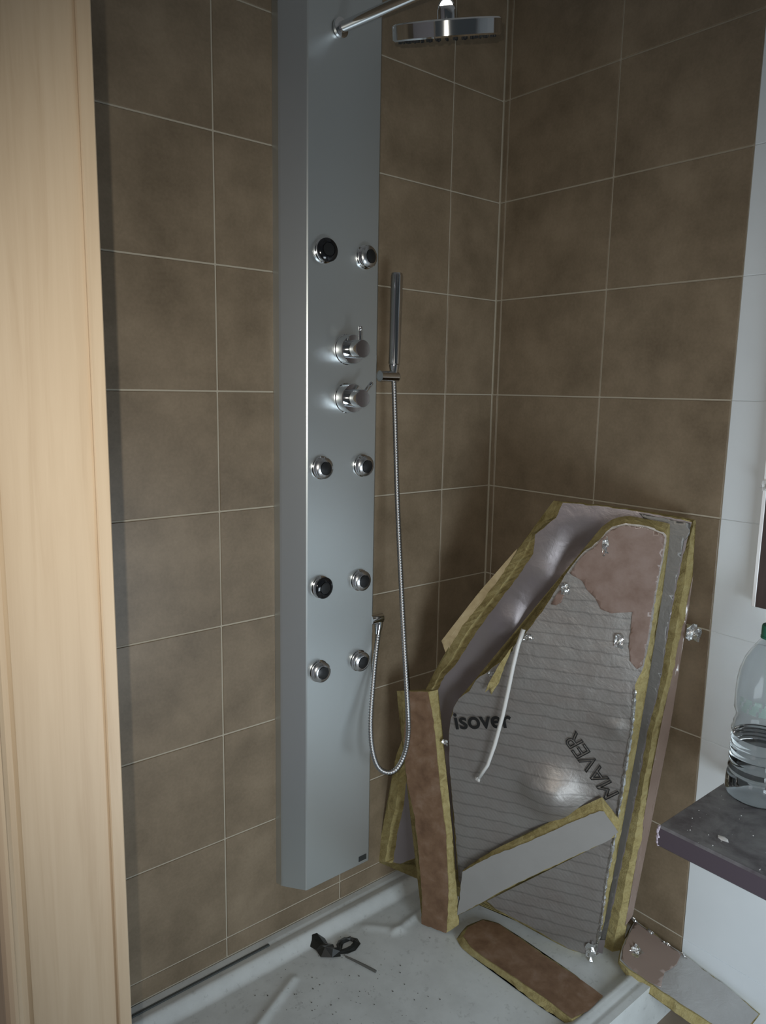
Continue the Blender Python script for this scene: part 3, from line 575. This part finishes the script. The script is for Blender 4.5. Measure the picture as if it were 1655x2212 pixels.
# ---------------------------------------------------------------- small things in the tray
sc_ = thing('torn_scrap', 'black crumpled scrap lying on the white shower tray left of the boards', 'scrap', (-0.615, -0.105, 0.100))
bm = bmesh.new(); rnd = random.Random(5)
def ribbon_scrap(pts, wdt, hgt):
    rows = []
    for i, (x, y) in enumerate(pts):
        t = Vector(pts[min(i + 1, len(pts) - 1)]) - Vector(pts[max(i - 1, 0)]); s = Vector((-t.y, t.x)).normalized()
        a = wdt * rnd.uniform(0.7, 1.25)
        rows.append([bm.verts.new((x + s.x * a * k, y + s.y * a * k, 0.002 + hgt * (1 - k * k) * rnd.uniform(0.5, 1.3) + rnd.uniform(0, 0.002))) for k in (-1, -0.33, 0.33, 1)])
    for a, b in zip(rows[:-1], rows[1:]):
        for k in range(3): bm.faces.new((a[k], a[k + 1], b[k + 1], b[k]))
ribbon_scrap([(-0.012, 0.052), (-0.014, 0.034), (-0.014, 0.014), (-0.012, -0.004), (-0.004, -0.018), (0.010, -0.026)], 0.021, 0.012)
ribbon_scrap([(0.008, -0.026), (0.024, -0.034), (0.042, -0.036), (0.058, -0.030), (0.062, -0.018), (0.054, -0.006)], 0.008, 0.006)
ribbon_scrap([(0.012, -0.022), (0.022, -0.008), (0.032, -0.002), (0.044, -0.003), (0.056, -0.008)], 0.007, 0.006)
bmesh.ops.triangulate(bm, faces=bm.faces[:])
o = link('crumpled_sheet', from_bm(bm, 'crumpled_sheet'), SCRAP, sc_); md = o.modifiers.new('t', 'SOLIDIFY'); md.thickness = 0.0015
tw = tube('thin_stick', [(-0.6045, -0.152, 0.1035), (-0.595, -0.180, 0.104), (-0.586, -0.208, 0.1038), (-0.578, -0.2336, 0.1035)], lambda i: (0.0022, 0.0028, 0.0032, 0.0034)[i], TWIG, None, 8)
tag(tw, 'thin grey stick lying on the tray beside the black scrap', 'stick')
bm = bmesh.new()
for i in range(130):
    x, y = random.gauss(-0.70, 0.10), random.gauss(-0.27, 0.10)
    if not (-1.1 < x < -0.4 and -0.58 < y < -0.06): continue
    r = random.choice((0.0007, 0.0009, 0.0012, 0.0017)); z = tray_z(x, y)
    bmesh.ops.create_icosphere(bm, subdivisions=1, radius=r, matrix=Matrix.Translation((x, y, z + r * 0.4)) @ Matrix.Diagonal((1, random.uniform(0.6, 1.6), 0.7, 1)))
cr = link('debris_crumbs', from_bm(bm, 'debris_crumbs'), TWIG); cr['kind'] = 'stuff'; tag(cr, 'dark crumbs scattered over the front of the shower tray', 'crumbs')

# ---------------------------------------------------------------- worktop, bottle, mirror
ct = thing('counter_top', 'dark purple brown worktop slab with dusty top on the white wall', 'counter', (-0.18, -1.2, 0.603))
def ctp(x, y, z): return (x + 0.18, y + 1.2, z - 0.603)
link('slab', box_me(-0.355 + 0.18, -0.0025 + 0.18, -1.9 + 1.2, -0.768 + 1.2, 0.0, 0.042, 0.004), COUNTER, ct)
bm = bmesh.new(); rnd = random.Random(3)
for i in range(26):
    z = 0.0425 * i / 25; rr = rnd.uniform(0.0015, 0.0045)
    bmesh.ops.create_icosphere(bm, subdivisions=1, radius=rr, matrix=Matrix.Translation((-0.3535 + 0.18 + rnd.uniform(0, .002), -0.7695 + 1.2 + rnd.uniform(-.002, .001), z * 0.9 + 0.002)))
link('chipped_corner', from_bm(bm, 'chipped_corner'), CHIPPED, ct, True)
def chip(name, c, s, seed):
    rnd = random.Random(seed); bm = bmesh.new(); bmesh.ops.create_icosphere(bm, subdivisions=1, radius=1)
    for q in bm.verts: q.co = Vector((q.co.x * s * rnd.uniform(.7, 1.2), q.co.y * s * 1.5 * rnd.uniform(.7, 1.2), max(-0.3, q.co.z) * s * 0.45 * rnd.uniform(.8, 1.2)))
    o = link(name, from_bm(bm, name), PLAST); o.location = (c[0], c[1], c[2] + s * 0.13); return o
tag(chip('plaster_chip', (-0.304, -0.866, 0.645), 0.0085, 1), 'white plaster chip near the front edge of the dark worktop', 'chip')
bm = bmesh.new(); rnd = random.Random(9)
for i in range(45):
    x, y = rnd.uniform(-0.35, -0.15), rnd.uniform(-1.05, -0.78); r = rnd.choice((0.0005, 0.0006, 0.0011))
    bmesh.ops.create_icosphere(bm, subdivisions=1, radius=r, matrix=Matrix.Translation((x, y, 0.6453)))
cr = link('plaster_dust', from_bm(bm, 'plaster_dust'), PLAST); cr['kind'] = 'stuff'; tag(cr, 'pale plaster grit scattered on the dark worktop', 'grit')
bo = thing('water_bottle', 'large clear plastic water bottle with green cap on the dark worktop', 'bottle', (-0.107, -0.838, 0.645))
prof = [(0, 0.004), (0.030, 0.001), (0.050, 0.001), (0.058, 0.006), (0.0605, 0.016), (0.0600, 0.034), (0.0585, 0.046)]
z = 0.050
for k in range(5):
    prof += [(0.0555, z), (0.0580, z + 0.006), (0.0580, z + 0.010), (0.0555, z + 0.016)]; z += 0.020
prof += [(0.0560, 0.152), (0.0535, 0.158), (0.0520, 0.166), (0.0535, 0.174), (0.0570, 0.182), (0.0572, 0.215), (0.0560, 0.240), (0.0525, 0.262), (0.0455, 0.284), (0.0350, 0.303), (0.0250, 0.318), (0.0195, 0.326), (0.0190, 0.334), (0.0190, 0.345)]
shell = lathe('bottle_shell', prof + [(r - 0.0006, h) for r, h in prof[::-1] if r > 0.002] + [(0, 0.0048)], (0, 0, 0), (0, 0, 1), PET, bo, 64)
wp = [(max(r - 0.0008, 0), h + 0.001) for r, h in prof if h < 0.125]
wp[0] = (0, 0.0055)
lathe('water', wp + [(0.0548, 0.128), (0, 0.128)], (0, 0, 0), (0, 0, 1), WATER, bo, 64)
cp = []
for k in range(24):
    pass
lathe('cap', [(0, 0.327), (0.0222, 0.327), (0.0222, 0.331), (0.0212, 0.332), (0.0216, 0.336), (0.0216, 0.350), (0.0205, 0.3525), (0, 0.353)], (0, 0, 0), (0, 0, 1), CAPM, bo, 40)
bm = bmesh.new(); seg = 20; rowsP = []
for i in range(seg + 1):
    an = math.radians(150 + 90 * i / seg); rowsP.append([bm.verts.new((0.0577 * math.cos(an), 0.0577 * math.sin(an), h)) for h in (0.186, 0.196, 0.205, 0.214)])
for i, (a, b) in enumerate(zip(rowsP[:-1], rowsP[1:])):
    for k in range(3):
        if (i * 7 + k * 5) % 4 != 0: bm.faces.new((a[k], b[k], b[k + 1], a[k + 1]))
link('faint_print', from_bm(bm, 'faint_print'), PRINT, bo, True)
cb = thing('wall_cabinet', 'dark brown cabinet with bright metal edge on the white wall above the bottle', 'cabinet', (-0.015, -1.1, 1.004))  # a mirror, built with reflection and edge glint in its colours
link('carcass', box_me(0.0, 0.0130, -0.30, 0.336, 0.002, 0.75, 0.001), MIRROR_DARK, cb)
link('front_panel', box_me(-0.0150, -0.0002, -0.30, 0.3345, 0.0, 0.75, 0.001), MIRROR_DARK, cb)
link('metal_edge', box_me(-0.0156, 0.0110, 0.3346, 0.3420, 0.0, 0.75, 0.0008), EDGE_GLINT, cb)
crumple('torn_paper', (0, 0), 0.03, PAPER, cb, 90, 0, 0.006)
o = bpy.data.objects['torn_paper']; o.rotation_euler = (0, -math.pi / 2, 0); o.location = (-0.0165, 0.332, 0.25)
